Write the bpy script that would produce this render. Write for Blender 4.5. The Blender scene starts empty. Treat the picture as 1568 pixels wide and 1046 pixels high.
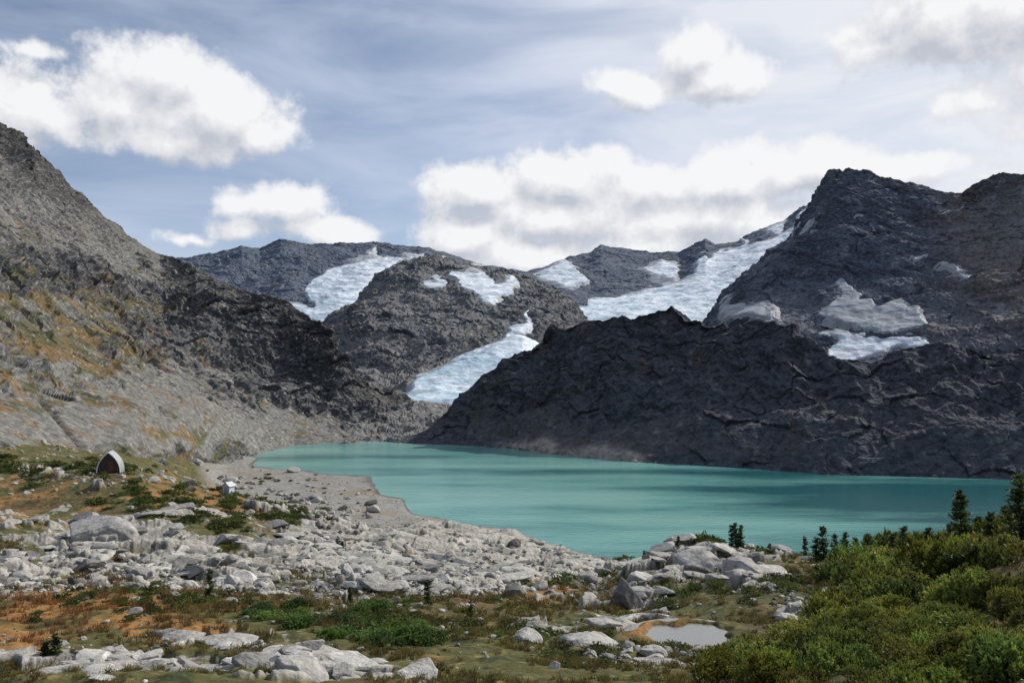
import bpy, math, random, time
import numpy as np
T0=time.time()
rng=np.random.default_rng(7); random.seed(7)
scene=bpy.context.scene
CH=60.0; F=1220.0; CX=784.0; HY=560.0     # station height above lake; survey constants
f32=np.float32
SUN_AZ=math.radians(54); SUN_EL=math.radians(36)

# ---------------------------------------------------------------- noise
perm=rng.permutation(256).astype(np.int32)
G3=rng.normal(size=(256,3)); G3/=np.linalg.norm(G3,axis=1)[:,None]; G3=G3.astype(f32)
R4=rng.random((256,4)).astype(f32)
def pn(x,y,z):
    xf=np.floor(x);yf=np.floor(y);zf=np.floor(z)
    xi=xf.astype(np.int32)&255;yi=yf.astype(np.int32)&255;zi=zf.astype(np.int32)&255
    fx=(x-xf).astype(f32);fy=(y-yf).astype(f32);fz=(z-zf).astype(f32)
    u=fx*fx*fx*(fx*(fx*6-15)+10);v=fy*fy*fy*(fy*(fy*6-15)+10);w=fz*fz*fz*(fz*(fz*6-15)+10)
    r=0
    for dx in (0,1):
        px=perm[(xi+dx)&255]; wx=u if dx else 1-u
        for dy in (0,1):
            py=perm[(px+yi+dy)&255]; wy=v if dy else 1-v
            for dz in (0,1):
                g=G3[perm[(py+zi+dz)&255]]; wz=w if dz else 1-w
                r=r+wx*wy*wz*(g[...,0]*(fx-dx)+g[...,1]*(fy-dy)+g[...,2]*(fz-dz))
    return r*1.5
def fbm(x,y,z,s,o=4,ridged=False,gain=0.5):
    r=0;a=1.0;t=0
    for i in range(o):
        n=pn(x/s+17.3*i,y/s-9.1*i,z/s+3.7*i)
        if ridged: n=1-2.2*np.abs(n)-0.55
        r=r+a*n;t+=a;a*=gain;s=s/2.03
    return r/t
def billow(x,y,s,k=0):
    return np.abs(pn(x/s+k,y/s-k,np.zeros_like(x)+.37*k))*2.0
def sm(x,a,b):
    t=np.clip((x-a)/(b-a),0,1);return t*t*(3-2*t)
def worley(x,y,seed=0):
    xi=np.floor(x).astype(np.int32);yi=np.floor(y).astype(np.int32)
    f1=np.full(x.shape,9.,f32);f2=f1.copy();idd=np.zeros(x.shape,np.int32);cx=f1.copy();cy=f1.copy()
    for dx in(-1,0,1):
        for dy in(-1,0,1):
            h=perm[(perm[(xi+dx+seed)&255]+yi+dy)&255]
            px=xi+dx+R4[h,0];py=yi+dy+R4[h,1]
            d=np.hypot(px-x,py-y).astype(f32)
            c=d<f1
            f2=np.where(c,f1,np.minimum(f2,d));idd=np.where(c,h,idd);cx=np.where(c,px-x,cx);cy=np.where(c,py-y,cy);f1=np.where(c,d,f1)
    return f1,f2,idd,cx,cy
def blocks(x,y,S,seed,wx,wy):
    f1,f2,i,cx,cy=worley((x+wx)/S,(y+wy)/S,seed)
    r=R4[i]
    h=(r[...,2]-.5)*0.34+ (r[...,0]-.5)*0.5*-cx+(r[...,3]-.5)*0.6*-cy
    crack=1-sm(f2-f1,0.0,0.12)
    return (h-crack*0.05)*S, i, crack
def blobs(px,py,L):
    r=np.zeros(px.shape,f32)
    for (cx,cy,rx,ry,w) in L:
        r+=w*np.exp(-((px-cx)/rx)**2-((py-cy)/ry)**2)
    return r
def polysd(px,py,poly):
    P=np.array(poly,float);d=np.full(px.shape,1e9);ins=np.zeros(px.shape,bool)
    for i in range(len(P)):
        a=P[i];b=P[(i+1)%len(P)];e=b-a
        t=np.clip(((px-a[0])*e[0]+(py-a[1])*e[1])/(e@e+1e-9),0,1)
        d=np.minimum(d,np.hypot(px-a[0]-t*e[0],py-a[1]-t*e[1]))
        c=((a[1]>py)!=(b[1]>py))
        with np.errstate(divide='ignore',invalid='ignore'):
            xx=(b[0]-a[0])*(py-a[1])/(b[1]-a[1]+1e-12)+a[0]
        ins^=c&(px<xx)
    return np.where(ins,d,-d)

# ---------------------------------------------------------------- mesh helpers
def mesh_np(name,V,Fq,mat,col=None,smooth=True):
    me=bpy.data.meshes.new(name)
    V=np.ascontiguousarray(V,dtype=f32);Fq=np.ascontiguousarray(Fq,dtype=np.int32)
    k=Fq.shape[1]
    me.vertices.add(len(V));me.vertices.foreach_set('co',V.ravel())
    me.loops.add(Fq.size);me.loops.foreach_set('vertex_index',Fq.ravel())
    me.polygons.add(len(Fq));me.polygons.foreach_set('loop_start',np.arange(0,Fq.size,k,dtype=np.int32))
    try: me.polygons.foreach_set('loop_total',np.full(len(Fq),k,np.int32))
    except Exception: pass
    me.update(calc_edges=True)
    me.polygons.foreach_set('use_smooth',np.full(len(Fq),smooth,bool))
    if col is not None:
        at=me.color_attributes.new('Col','FLOAT_COLOR','POINT')
        c=np.ones((len(V),4),f32);c[:,:3]=col
        at.data.foreach_set('color',c.ravel())
    me.materials.append(mat)
    ob=bpy.data.objects.new(name,me);scene.collection.objects.link(ob)
    return ob
def gridfaces(nv,nu):
    i=np.arange(nv*nu).reshape(nv,nu)
    return np.stack([i[:-1,:-1],i[:-1,1:],i[1:,1:],i[1:,:-1]],-1).reshape(-1,4)
def gnormal(X,Y,Z):
    P=np.stack([X,Y,Z],-1);du=np.gradient(P,axis=1);dv=np.gradient(P,axis=0)
    n=np.cross(du,dv);n/=np.linalg.norm(n,axis=-1)[...,None]+1e-9
    return n
def Zc(z,y): return HY+(CH-z)*F/y
def smooth_v(A,k):
    for _ in range(k):
        B=A.copy();B[1:-1]=0.25*A[:-2]+0.5*A[1:-1]+0.25*A[2:];A=B
    return A
def loft(contours,px0,px1,nu,nseg,back=(250,200),smk=6):
    u=np.linspace(px0,px1,nu);YS=[];ZS=[]
    for c in contours:
        a=np.array(c,float);y=np.interp(u,a[:,0],a[:,2]);py=np.interp(u,a[:,0],a[:,1])
        YS.append(y);ZS.append(CH+(HY-py)*y/F)
    YS.append(YS[-1]+back[0]);ZS.append(ZS[-1]-back[1])
    YS.append(YS[-1]+back[0]);ZS.append(ZS[-1]-back[1]*1.5)
    nseg=list(nseg)+[25,8]
    Y=[];Z=[]
    for i,n in enumerate(nseg):
        t=np.linspace(0,1,n,endpoint=(i==len(nseg)-1))[:,None]
        Y.append(YS[i]*(1-t)+YS[i+1]*t);Z.append(ZS[i]*(1-t)+ZS[i+1]*t)
    Y=smooth_v(np.concatenate(Y),smk);Z=smooth_v(np.concatenate(Z),smk)
    X=(u[None,:]-CX)/F*Y
    PX=np.broadcast_to(u[None,:],Y.shape).astype(float);PY=HY-(Z-CH)*F/Y
    return X,Y,Z,PX,PY
def terr(q,k=5):
    fr=q-np.floor(q);return np.minimum(fr*(1+1/k),(1-fr)*(k+1))-.5
def crag(X,Y,Z,s,amp,strata=1.0,dip=.3,big=1.0,blk=.6):
    w=fbm(X,Y,Z,80*s,3)*30*s;w2=fbm(X+300,Y,Z,45*s,4)*16*s
    d=fbm(X+w,Y,Z*.6,115*s,2,True)*13*s*big
    d=d+fbm(X+w2,Y+w2,Z*.22,36*s,2,True)*4.2*s
    d=d+fbm(X,Y,Z,9*s,3,True)*1.7*s
    h1,_,_=blocks((X*.85-Y*.5),Z*1.5+.3*X,26*s,5,w2*1.5,w*.6)
    h2,_,_=blocks((X*.85-Y*.5)*.8,Z*1.7-.25*X,9*s,25,w2*.9,w*.4)
    d=d+(h1*.75+h2*.8)*blk
    if strata:
        m1=.3+1.3*sm(w/(30*s),-.25,.25);m2=.3+1.3*sm(w2/(16*s),-.2,.3)
        d=d+strata*s*(terr((Z+dip*X+w2*1.1)/(14*s))*3.4*m1+terr((Z+dip*X+w2*1.3+w*.3)/(5.2*s))*1.5*m2)
    return d*amp
def lerp(a,b,t): return a*(1-t[...,None])+b*t[...,None]
C=lambda *c:np.array(c,f32)

# ---------------------------------------------------------------- materials
def nmat(name,rough=0.9,var=0.35,nscale=1.0,bumps=((1.0,0.3),),spec=0.25,stretch=(1,1,1),colattr=True,base=(.3,.3,.3),det=5):
    m=bpy.data.materials.new(name);m.use_nodes=True;nt=m.node_tree;N=nt.nodes;L=nt.links
    bs=N['Principled BSDF'];bs.inputs['Roughness'].default_value=rough
    bs.inputs['Specular IOR Level'].default_value=spec
    tc=N.new('ShaderNodeTexCoord');mp=N.new('ShaderNodeMapping');mp.inputs['Scale'].default_value=stretch
    L.new(tc.outputs['Object'],mp.inputs['Vector'])
    n1=N.new('ShaderNodeTexNoise');n1.inputs['Scale'].default_value=nscale;n1.inputs['Detail'].default_value=det+1;n1.inputs['Roughness'].default_value=.75
    L.new(mp.outputs[0],n1.inputs['Vector'])
    mr=N.new('ShaderNodeMapRange');mr.inputs['From Min'].default_value=.3;mr.inputs['From Max'].default_value=.7
    mr.inputs['To Min'].default_value=1-var;mr.inputs['To Max'].default_value=1+var
    L.new(n1.outputs['Fac'],mr.inputs['Value'])
    mx=N.new('ShaderNodeVectorMath');mx.operation='MULTIPLY'
    if colattr:
        at=N.new('ShaderNodeAttribute');at.attribute_name='Col';L.new(at.outputs['Color'],mx.inputs[0])
    else:
        mx.inputs[0].default_value=base
    L.new(mr.outputs[0],mx.inputs[1])
    L.new(mx.outputs[0],bs.inputs['Base Color'])
    prev=None
    for (sc,dist) in bumps:
        b=N.new('ShaderNodeBump');b.inputs['Distance'].default_value=dist;b.inputs['Strength'].default_value=1
        n=N.new('ShaderNodeTexNoise');n.inputs['Scale'].default_value=sc;n.inputs['Detail'].default_value=det;n.inputs['Roughness'].default_value=.6
        L.new(mp.outputs[0],n.inputs['Vector']);L.new(n.outputs['Fac'],b.inputs['Height'])
        if prev: L.new(prev.outputs[0],b.inputs['Normal'])
        prev=b
    if prev: L.new(prev.outputs[0],bs.inputs['Normal'])
    return m
M_rockfar=nmat('far_rock',.95,.5,.09,((.08,3.5),),.1,(1,1,1.3))
M_rockmid=nmat('cliff_rock',.95,.6,.22,((.25,1.5),),.1,(1,1,1.3))
M_rockA=nmat('slope_rock',.95,.6,.35,((.35,1.3),),.1,(1,1,1.4))
M_ground=nmat('meadow_and_bedrock',.95,.42,2.4,((1.6,.22),),.15,det=6)
M_boulder=nmat('granite',.9,.42,1.8,((2,.16),),.2)
M_ice=nmat('glacier_ice',.7,.24,.07,((.1,1.6),),.2,(1,1,2))
def leafmat():
    m=bpy.data.materials.new('needles');m.use_nodes=True;nt=m.node_tree;N=nt.nodes;L=nt.links
    bs=N['Principled BSDF'];bs.inputs['Roughness'].default_value=.6;bs.inputs['Specular IOR Level'].default_value=.3
    at=N.new('ShaderNodeAttribute');at.attribute_name='Col'
    n=N.new('ShaderNodeTexNoise');n.inputs['Scale'].default_value=.7;n.inputs['Detail'].default_value=3
    tc=N.new('ShaderNodeTexCoord');L.new(tc.outputs['Object'],n.inputs['Vector'])
    mr=N.new('ShaderNodeMapRange');mr.inputs['From Min'].default_value=.3;mr.inputs['From Max'].default_value=.7;mr.inputs['To Min'].default_value=.55;mr.inputs['To Max'].default_value=1.5
    L.new(n.outputs['Fac'],mr.inputs['Value'])
    mx=N.new('ShaderNodeVectorMath');mx.operation='MULTIPLY';L.new(at.outputs['Color'],mx.inputs[0]);L.new(mr.outputs[0],mx.inputs[1])
    L.new(mx.outputs[0],bs.inputs['Base Color'])
    tr=N.new('ShaderNodeBsdfTranslucent');L.new(mx.outputs[0],tr.inputs['Color'])
    ms=N.new('ShaderNodeMixShader');ms.inputs[0].default_value=.35
    L.new(bs.outputs[0],ms.inputs[1]);L.new(tr.outputs[0],ms.inputs[2]);L.new(ms.outputs[0],N['Material Output'].inputs['Surface'])
    return m
M_leaf=leafmat()

# ================================================================ MOUNTAINS
def glacier(name,sheet,n,sd,off,lift,col):
    X,Y,Z,PX,PY=sheet
    h=np.clip(sd*0.5,-4,lift)*off+fbm(X,Y,Z,60,3,True)*2.2*off+fbm(X,Y,Z*3,11,2,True)*.35*off
    Xg=X+n[...,0]*h;Yg=Y+n[...,1]*h;Zg=Z+n[...,2]*h
    nv,nu=X.shape;Fq=gridfaces(nv,nu);keep=(sd.ravel()[Fq]>-7).any(1);Fq=Fq[keep]
    used,inv=np.unique(Fq,return_inverse=True)
    V=np.stack([Xg,Yg,Zg],-1).reshape(-1,3)[used]
    return mesh_np(name,V,inv.reshape(-1,4),M_ice,col.reshape(-1,3)[used])
def build(name,sheet,d,mat,colfn,ice=None,smooth=False):
    X,Y,Z,PX,PY=sheet;n=gnormal(X,Y,Z)
    flip=np.sign(n[...,2].mean()) or 1;n=n*flip
    if ice is not None:
        sd=ice['sd'];m=sm(sd,-5,3);d=d*(1-m*.93)-.9*ice['off']*m
    Xd=X+n[...,0]*d;Yd=Y+n[...,1]*d;Zd=Z+n[...,2]*d
    nn=gnormal(Xd,Yd,Zd)*flip
    col=colfn(Xd,Yd,Zd,PX,PY,nn,d)
    ob=mesh_np(name,np.stack([Xd,Yd,Zd],-1).reshape(-1,3),gridfaces(*X.shape),mat,np.clip(col,0.01,.9).reshape(-1,3),smooth=smooth)
    if ice is not None:
        o=np.zeros(X.shape+(3,),f32)
        st=fbm(X,Y,Z*3,30,4,True);st2=fbm(PX+fbm(X,Y,Z,60,2)*30,PY*4,Z*0,26,4)
        c=lerp(o+C(.68,.73,.78),o+C(.40,.47,.55),sm(st2+st*.4,-.15,.3))
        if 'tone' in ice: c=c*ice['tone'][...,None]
        blue=ice.get('blue')
        if blue is not None: c=lerp(c,o+C(.36,.56,.67),np.clip(blue*(.55+.9*st),0,1))
        dirt=sm(fbm(X,Y,Z*2,50,4)+st*.3+st2*.3,.05,.5)*.55*ice.get('dirt',1)
        dirt=np.maximum(dirt,sm(-sd+fbm(X,Y,Z,15,3)*5,-4,0)*.75)
        c=lerp(c,o+C(.24,.245,.25),dirt)
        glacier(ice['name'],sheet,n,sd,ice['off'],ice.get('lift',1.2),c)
    return ob

# ---- A : left mountain slope
A=loft([
 [(-600,Zc(30,150),150),(0,Zc(33,195),195),(200,Zc(22,285),285),(350,Zc(-5,470),470),(450,Zc(-6,588),588),(650,Zc(-6,605),605),(720,Zc(-6,610),610)],
 [(-600,640,230),(0,606,300),(100,606,360),(200,606,430),(300,612,520),(400,635,600),(500,650,660),(600,660,680),(650,668,650),(720,674,650)],
 [(-600,400,380),(0,440,430),(100,470,520),(200,510,600),(300,545,650),(400,572,700),(500,605,720),(600,638,720),(650,652,700),(720,667,690)],
 [(-600,150,520),(0,320,560),(100,375,680),(200,430,780),(250,450,800),(300,470,760),(400,500,740),(480,545,740),(560,600,750),(620,626,760),(650,642,740),(720,662,730)],
 [(-600,-100,650),(-200,90,690),(0,192,700),(30,203,730),(60,230,770),(110,283,850),(150,320,920),(200,360,980),(245,387,980),(265,393,950),(300,409,880),(340,433,840),(400,450,800),(440,461,790),(480,490,780),(510,515,775),(530,545,775),(555,580,780),(590,602,790),(640,614,800),(720,657,800)],
 ],-420,720,1100,(90,120,140,140))
X,Y,Z,PX,PY=A
wn=fbm(X,Y,Z,110,4);wn2=fbm(X+500,Y,Z,110,4)
wpx,wpy=PX+wn*80,PY+wn2*55
fine=fbm(X,Y,Z,22,4)
screeA=sm(blobs(wpx,wpy,[(290,650,120,44,1.2),(60,655,150,32,.9),(190,590,80,24,.8),(-150,640,200,60,1),(420,668,60,22,.8),(100,330,100,24,.3),(520,665,60,14,.5)])+fine*1.1+wn*.4,.35,.7)
cliffA=sm(blobs(wpx,wpy,[(350,500,110,45,1.2),(460,540,80,45,1.1),(250,475,60,40,.8),(420,600,110,30,.9),(570,630,90,30,.9),(20,220,60,50,.7),(90,420,160,30,.8),(60,560,60,20,.4),(200,530,60,14,.6),(140,455,120,14,.5),(60,390,80,14,.6),(20,500,60,20,.4)])+fine*.7,.25,.7)
vegA=np.clip(blobs(wpx,wpy,[(60,490,170,60,1.2),(180,540,90,30,.8),(120,620,90,16,.7),(80,590,90,20,.7),(270,655,80,10,.7),(60,360,120,25,.45),(250,700,120,10,.8),(-150,500,150,80,1),(330,690,60,8,.6),(200,470,60,20,.5)]),0,1)
ampA=(.45+.7*cliffA)*(1-.82*screeA)
dA=crag(X,Y,Z,.85,ampA,1.8,.35)
gul=-2.5*np.exp(-((PX-(60+(PY-600)*.8)+fbm(X,Y,Z,25,2)*12)/5)**2)*sm(PY,590,620)*(PX>30)
dA=dA+gul*.7
def colA(X,Y,Z,PX,PY,n,d):
    nz=n[...,2];q=fbm(X,Y,Z,40,5);q2=fbm(X,Y,Z*2,9,4);q3=fbm(X,Y,Z*2,3.5,3);o=np.zeros(X.shape+(3,),f32)
    stx=fbm(PX+PY*.5+q*30,PY*.12,Z*0,22,3)
    c=o+C(.165,.16,.148)
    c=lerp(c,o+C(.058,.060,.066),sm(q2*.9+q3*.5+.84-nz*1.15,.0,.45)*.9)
    c=lerp(c,o+C(.062,.065,.073),sm(cliffA+q-.3,.1,.8)*.55)
    c=lerp(c,o+C(.31,.295,.27),sm(q2+q*.3+q3*.3,.12,.4)*.5)
    c=lerp(c,(o+C(.155,.15,.139))*(1+.35*q2+.7*q3+.25*stx)[...,None],screeA*.95)
    v=sm(vegA*.8+q*1.2+q2*.9+(nz-.75)*.8,.36,.66)*(.9)
    vc=lerp(o+C(.145,.098,.042),o+C(.072,.074,.034),sm(fbm(X+90,Y,Z,25,4),-.15,.2))
    c=lerp(c,vc,v)
    c=lerp(c,o+C(.17,.10,.05),sm(fbm(X,Y+300,Z,18,4),.22,.42)*.55*sm(PY,430,470)*(PX<350))
    c=lerp(c,o+C(.40,.39,.37),sm(fbm(X,Y,Z+50,3.5,3),.27,.42)*.5)
    c=lerp(c,o+C(.10,.07,.05),np.clip(-gul/2.5,0,1)*.6)
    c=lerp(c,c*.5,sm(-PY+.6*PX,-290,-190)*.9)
    return c
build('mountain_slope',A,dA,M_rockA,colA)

# ---- valley floor / moraine + glacier tongue
Gs=loft([
 [(430,Zc(-8,598),598),(720,Zc(-8,602),602),(1000,Zc(-8,602),602)],
 [(430,664,640),(560,668,640),(650,664,640),(1000,664,640)],
 [(430,640,720),(560,640,720),(620,632,730),(650,630,740),(1000,630,740)],
 [(430,615,820),(560,612,820),(612,613,815),(650,606,825),(700,600,840),(760,590,850),(1000,590,860)],
 [(430,590,900),(560,590,900),(620,590,870),(650,577,900),(700,556,930),(760,530,960),(800,520,980),(840,540,990),(1000,580,1000)],
 [(430,570,1000),(560,570,1000),(700,540,1000),(790,512,1060),(840,535,1060),(1000,580,1100)],
 ],430,1000,560,(40,45,45,90,30),back=(60,15))
X,Y,Z,PX,PY=Gs
ax,ay=PX+fbm(X,Y,Z,40,3)*12,PY+fbm(X+9,Y,Z,40,3)*8
sdT=polysd(ax,ay,[(600,620),(620,604),(640,578),(676,560),(716,542),(756,526),(795,515),(840,500),(860,540),(770,605),(715,622),(650,620)])
def colG(X,Y,Z,PX,PY,n,d):
    q=fbm(X,Y,Z,8,4);o=np.zeros(X.shape+(3,),f32);c=o+C(.17,.167,.16)
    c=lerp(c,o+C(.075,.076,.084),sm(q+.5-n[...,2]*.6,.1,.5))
    c=lerp(c,o+C(.32,.31,.29),sm(fbm(X,Y,Z,4,3),.15,.4)*.6)
    return c
mor=blobs(PX,PY,[(640,625,40,7,7),(545,655,30,8,6),(600,645,40,8,4)])
build('valley_floor',Gs,crag(X,Y,Z,.45,.9)+mor*.6,M_rockA,colG,dict(name='glacier_tongue',sd=sdT,off=1.0,lift=3,blue=sm(PY,515,560)*.7+.1,dirt=.9))

# ---- B : centre rocky hump
B=loft([
 [(430,640,850),(540,632,850),(620,612,880),(700,575,940),(790,540,1010),(850,525,1050),(980,560,1080)],
 [(430,600,900),(495,590,930),(540,575,940),(620,560,960),(700,530,1000),(790,505,1060),(850,500,1080),(980,565,1080)],
 [(430,570,1000),(495,535,1060),(560,500,1080),(640,478,1120),(740,462,1160),(830,472,1160),(880,492,1150),(980,570,1150)],
 [(430,560,1150),(470,520,1180),(495,492,1200),(530,464,1250),(560,438,1300),(590,410,1350),(620,395,1400),(650,390,1400),(690,394,1400),(740,402,1400),(790,416,1380),(830,428,1350),(870,448,1300),(888,472,1280),(905,500,1270),(980,570,1250)],
 ],430,980,640,(50,90,130),back=(150,140))
X,Y,Z,PX,PY=B
wb=fbm(X,Y,Z,60,4)
ax,ay=PX+wb*30,PY+fbm(X+9,Y,Z,60,4)*18
sdB=np.maximum.reduce([polysd(ax,ay,p) for p in [
 [(648,432),(668,425),(686,432),(670,442),(655,442)],
 [(692,418),(735,415),(750,430),(785,423),(797,430),(775,455),(745,462),(708,442)],
 [(818,470),(808,500),(792,525),(772,525),(790,496)],
 [(600,398),(640,390),(610,402)]]])
def colB(X,Y,Z,PX,PY,n,d):
    q=fbm(X,Y,Z,30,5);q2=fbm(X,Y,Z*2,9,4);o=np.zeros(X.shape+(3,),f32);c=o+C(.155,.157,.16)
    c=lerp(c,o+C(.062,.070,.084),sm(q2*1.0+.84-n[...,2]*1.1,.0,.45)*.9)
    c=lerp(c,o+C(.12,.11,.075),sm(q,.0,.35)*.5)
    c=lerp(c,o+C(.17,.17,.168),sm(-d,.8,4)*.5)
    c=lerp(c,o+C(.34,.335,.325),sm(q2+q*.4,.15,.45)*.6)
    c=lerp(c,o+C(.16,.159,.156),sm(blobs(ax,ay,[(600,580,40,25,1),(700,520,60,15,.6)]),.4,.7))
    return c
build('rocky_hill',B,crag(X,Y,Z,1.05,.72,1.7,-.3),M_rockmid,colB,dict(name='snow_patch',sd=sdB,off=1.3,dirt=.6))

# ---- C : far left ridge
Cc=loft([
 [(100,560,1450),(450,540,1400),(620,520,1400),(900,520,1400)],
 [(100,520,1550),(450,490,1500),(520,465,1560),(620,440,1700),(900,450,1700)],
 [(100,440,1750),(300,430,1750),(450,425,1750),(560,412,1780),(640,405,1850),(900,440,1850)],
 [(100,420,2000),(200,402,2000),(245,392,2000),(285,392,2000),(330,383,2000),(370,374,2000),(398,379,2000),(430,366,2000),(470,371,2000),(520,367,2000),(575,371,2000),(640,376,2000),(690,389,2000),(730,402,2000),(770,411,2000),(815,419,2000),(900,440,2000)],
 ],100,900,760,(40,90,110),back=(300,200))
X,Y,Z,PX,PY=Cc
ax,ay=PX+fbm(X,Y,Z,90,4)*26,PY+fbm(X+9,Y,Z,90,4)*14
sdC=np.maximum.reduce([polysd(ax,ay,p) for p in [
 [(436,463),(476,468),(480,443),(498,416),(534,400),(574,395),(630,394),(615,425),(600,445),(570,475),(530,500),(500,518),(456,494)],
 [(568,390),(585,377),(580,394)],[(612,392),(645,385),(628,398)],[(655,397),(695,393),(680,401)],[(720,404),(745,404),(735,409)]]])
def colC(X,Y,Z,PX,PY,n,d):
    q2=fbm(X,Y,Z*1.6,20,5);o=np.zeros(X.shape+(3,),f32);c=o+C(.115,.135,.172)  # bluer rock base: distance haze put into the colour
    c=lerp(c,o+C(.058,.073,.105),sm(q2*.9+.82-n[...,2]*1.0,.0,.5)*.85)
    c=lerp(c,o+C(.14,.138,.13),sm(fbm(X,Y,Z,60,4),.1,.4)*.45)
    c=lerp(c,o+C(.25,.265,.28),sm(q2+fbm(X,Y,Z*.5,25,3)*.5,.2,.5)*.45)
    return c
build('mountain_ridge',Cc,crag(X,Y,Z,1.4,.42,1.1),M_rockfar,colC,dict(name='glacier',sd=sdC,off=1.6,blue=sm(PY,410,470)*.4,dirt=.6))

# ---- D : far right ridge with the large glacier
D=loft([
 [(760,560,1250),(900,540,1250),(1100,540,1250),(1340,540,1250)],
 [(760,510,1400),(880,500,1400),(960,490,1400),(1100,488,1400),(1340,480,1400)],
 [(760,450,1700),(880,460,1700),(960,454,1720),(1040,436,1750),(1100,425,1720),(1160,400,1750),(1230,370,1850),(1340,360,1850)],
 [(760,425,2000),(800,419,2000),(830,406,2050),(870,394,2100),(900,386,2150),(920,374,2200),(960,379,2200),(1000,385,2200),(1040,382,2200),(1060,374,2150),(1080,364,2150),(1095,371,2150),(1110,370,2150),(1130,368,2150),(1165,348,2200),(1200,336,2200),(1225,316,2200),(1340,280,2200)],
 ],760,1340,620,(40,110,150),back=(300,200))
X,Y,Z,PX,PY=D
ax,ay=PX+fbm(X,Y,Z,90,4)*16,PY+fbm(X+9,Y,Z,90,4)*8
sdD=np.maximum.reduce([polysd(ax,ay,p) for p in [
 [(850,540),(866,490),(876,466),(910,456),(960,450),(1030,434),(1064,420),(1080,400),(1104,383),(1140,374),(1170,370),(1195,357),(1215,348),(1240,318),(1265,330),(1260,380),(1220,430),(1180,500),(1120,540)],
 [(806,420),(850,404),(872,400),(900,430),(866,440)],
 [(982,410),(1015,398),(1042,408),(1032,426),(1000,422)],[(1062,414),(1074,388),(1084,396),(1074,422)],[(1130,366),(1142,354),(1138,374)],[(1168,350),(1204,338),(1192,362)]]])
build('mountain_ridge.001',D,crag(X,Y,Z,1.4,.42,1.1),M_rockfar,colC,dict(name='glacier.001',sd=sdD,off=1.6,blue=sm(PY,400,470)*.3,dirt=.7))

# ---- E : right peak
E=loft([
 [(1050,580,820),(1275,600,780),(1568,620,740),(2100,620,640)],
 [(1050,540,1000),(1110,492,1050),(1180,492,1000),(1275,548,900),(1400,524,880),(1568,520,800),(2100,500,680)],
 [(1050,530,1150),(1110,472,1180),(1140,448,1150),(1200,430,1150),(1290,425,1100),(1400,415,1060),(1568,390,980),(2100,300,800)],
 [(1050,525,1250),(1110,455,1250),(1150,425,1230),(1210,385,1230),(1270,330,1200),(1400,340,1200),(1480,340,1150),(1568,320,1080),(2100,200,850)],
 [(1050,530,1300),(1096,474,1320),(1108,445,1330),(1140,410,1340),(1180,382,1350),(1210,362,1350),(1233,322,1340),(1250,290,1330),(1268,261,1290),(1300,256,1290),(1330,262,1290),(1350,271,1290),(1370,275,1280),(1410,280,1280),(1440,287,1270),(1474,297,1260),(1500,277,1210),(1530,262,1170),(1568,266,1140),(1700,250,1050),(2100,150,900)],
 ],1050,2050,1000,(50,120,120,120),back=(200,200))
X,Y,Z,PX,PY=E
ax,ay=PX+fbm(X,Y,Z,60,5)*55,PY+fbm(X+9,Y,Z,60,5)*34
sdE=np.maximum.reduce([polysd(ax,ay,p) for p in [
 [(1290,425),(1302,434),(1310,455),(1335,458),(1350,472),(1400,468),(1410,484),(1395,500),(1350,505),(1310,500),(1290,496),(1268,490),(1262,470)],
 [(1262,520),(1290,510),(1350,518),(1415,512),(1425,532),(1350,550),(1310,570),(1258,570)],
 [(1096,466),(1130,460),(1184,470),(1174,480),(1106,490)],
 [(1378,384),(1408,386),(1390,398)],[(1326,328),(1333,330),(1330,350),(1324,345)],[(1206,356),(1240,328),(1238,346),(1204,368)],
 [(1452,412),(1474,410),(1462,420)],[(1440,330),(1475,318),(1450,334)]]])
brE=blobs(ax,ay,[(1540,400,90,110,1.1),(1500,310,60,40,.7),(1420,500,50,30,.5),(1800,400,200,200,1)])
def colE(X,Y,Z,PX,PY,n,d):
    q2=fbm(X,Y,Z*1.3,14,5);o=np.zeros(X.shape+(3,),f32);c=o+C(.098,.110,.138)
    c=lerp(c,o+C(.165,.142,.122),np.clip(brE+q2*.4,0,1)*.75)
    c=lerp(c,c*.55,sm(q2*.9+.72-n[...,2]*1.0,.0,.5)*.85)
    c=lerp(c,o+C(.165,.172,.185),sm(-d,1.0,5)*.45)
    c=lerp(c,o+C(.27,.275,.295),sm(fbm(X,Y,Z*.4,22,4)+q2*.4,.2,.5)*.5)
    return c
build('mountain_peak',E,crag(X,Y,Z,1.3,.6,1.3,.5),M_rockmid,colE,dict(name='snowfield',sd=sdE,off=1.2,dirt=1.1,tone=.48+.5*sm(PY,502,520)))  # tone darkens the upper snow: its shadow is put into the colour

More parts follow.
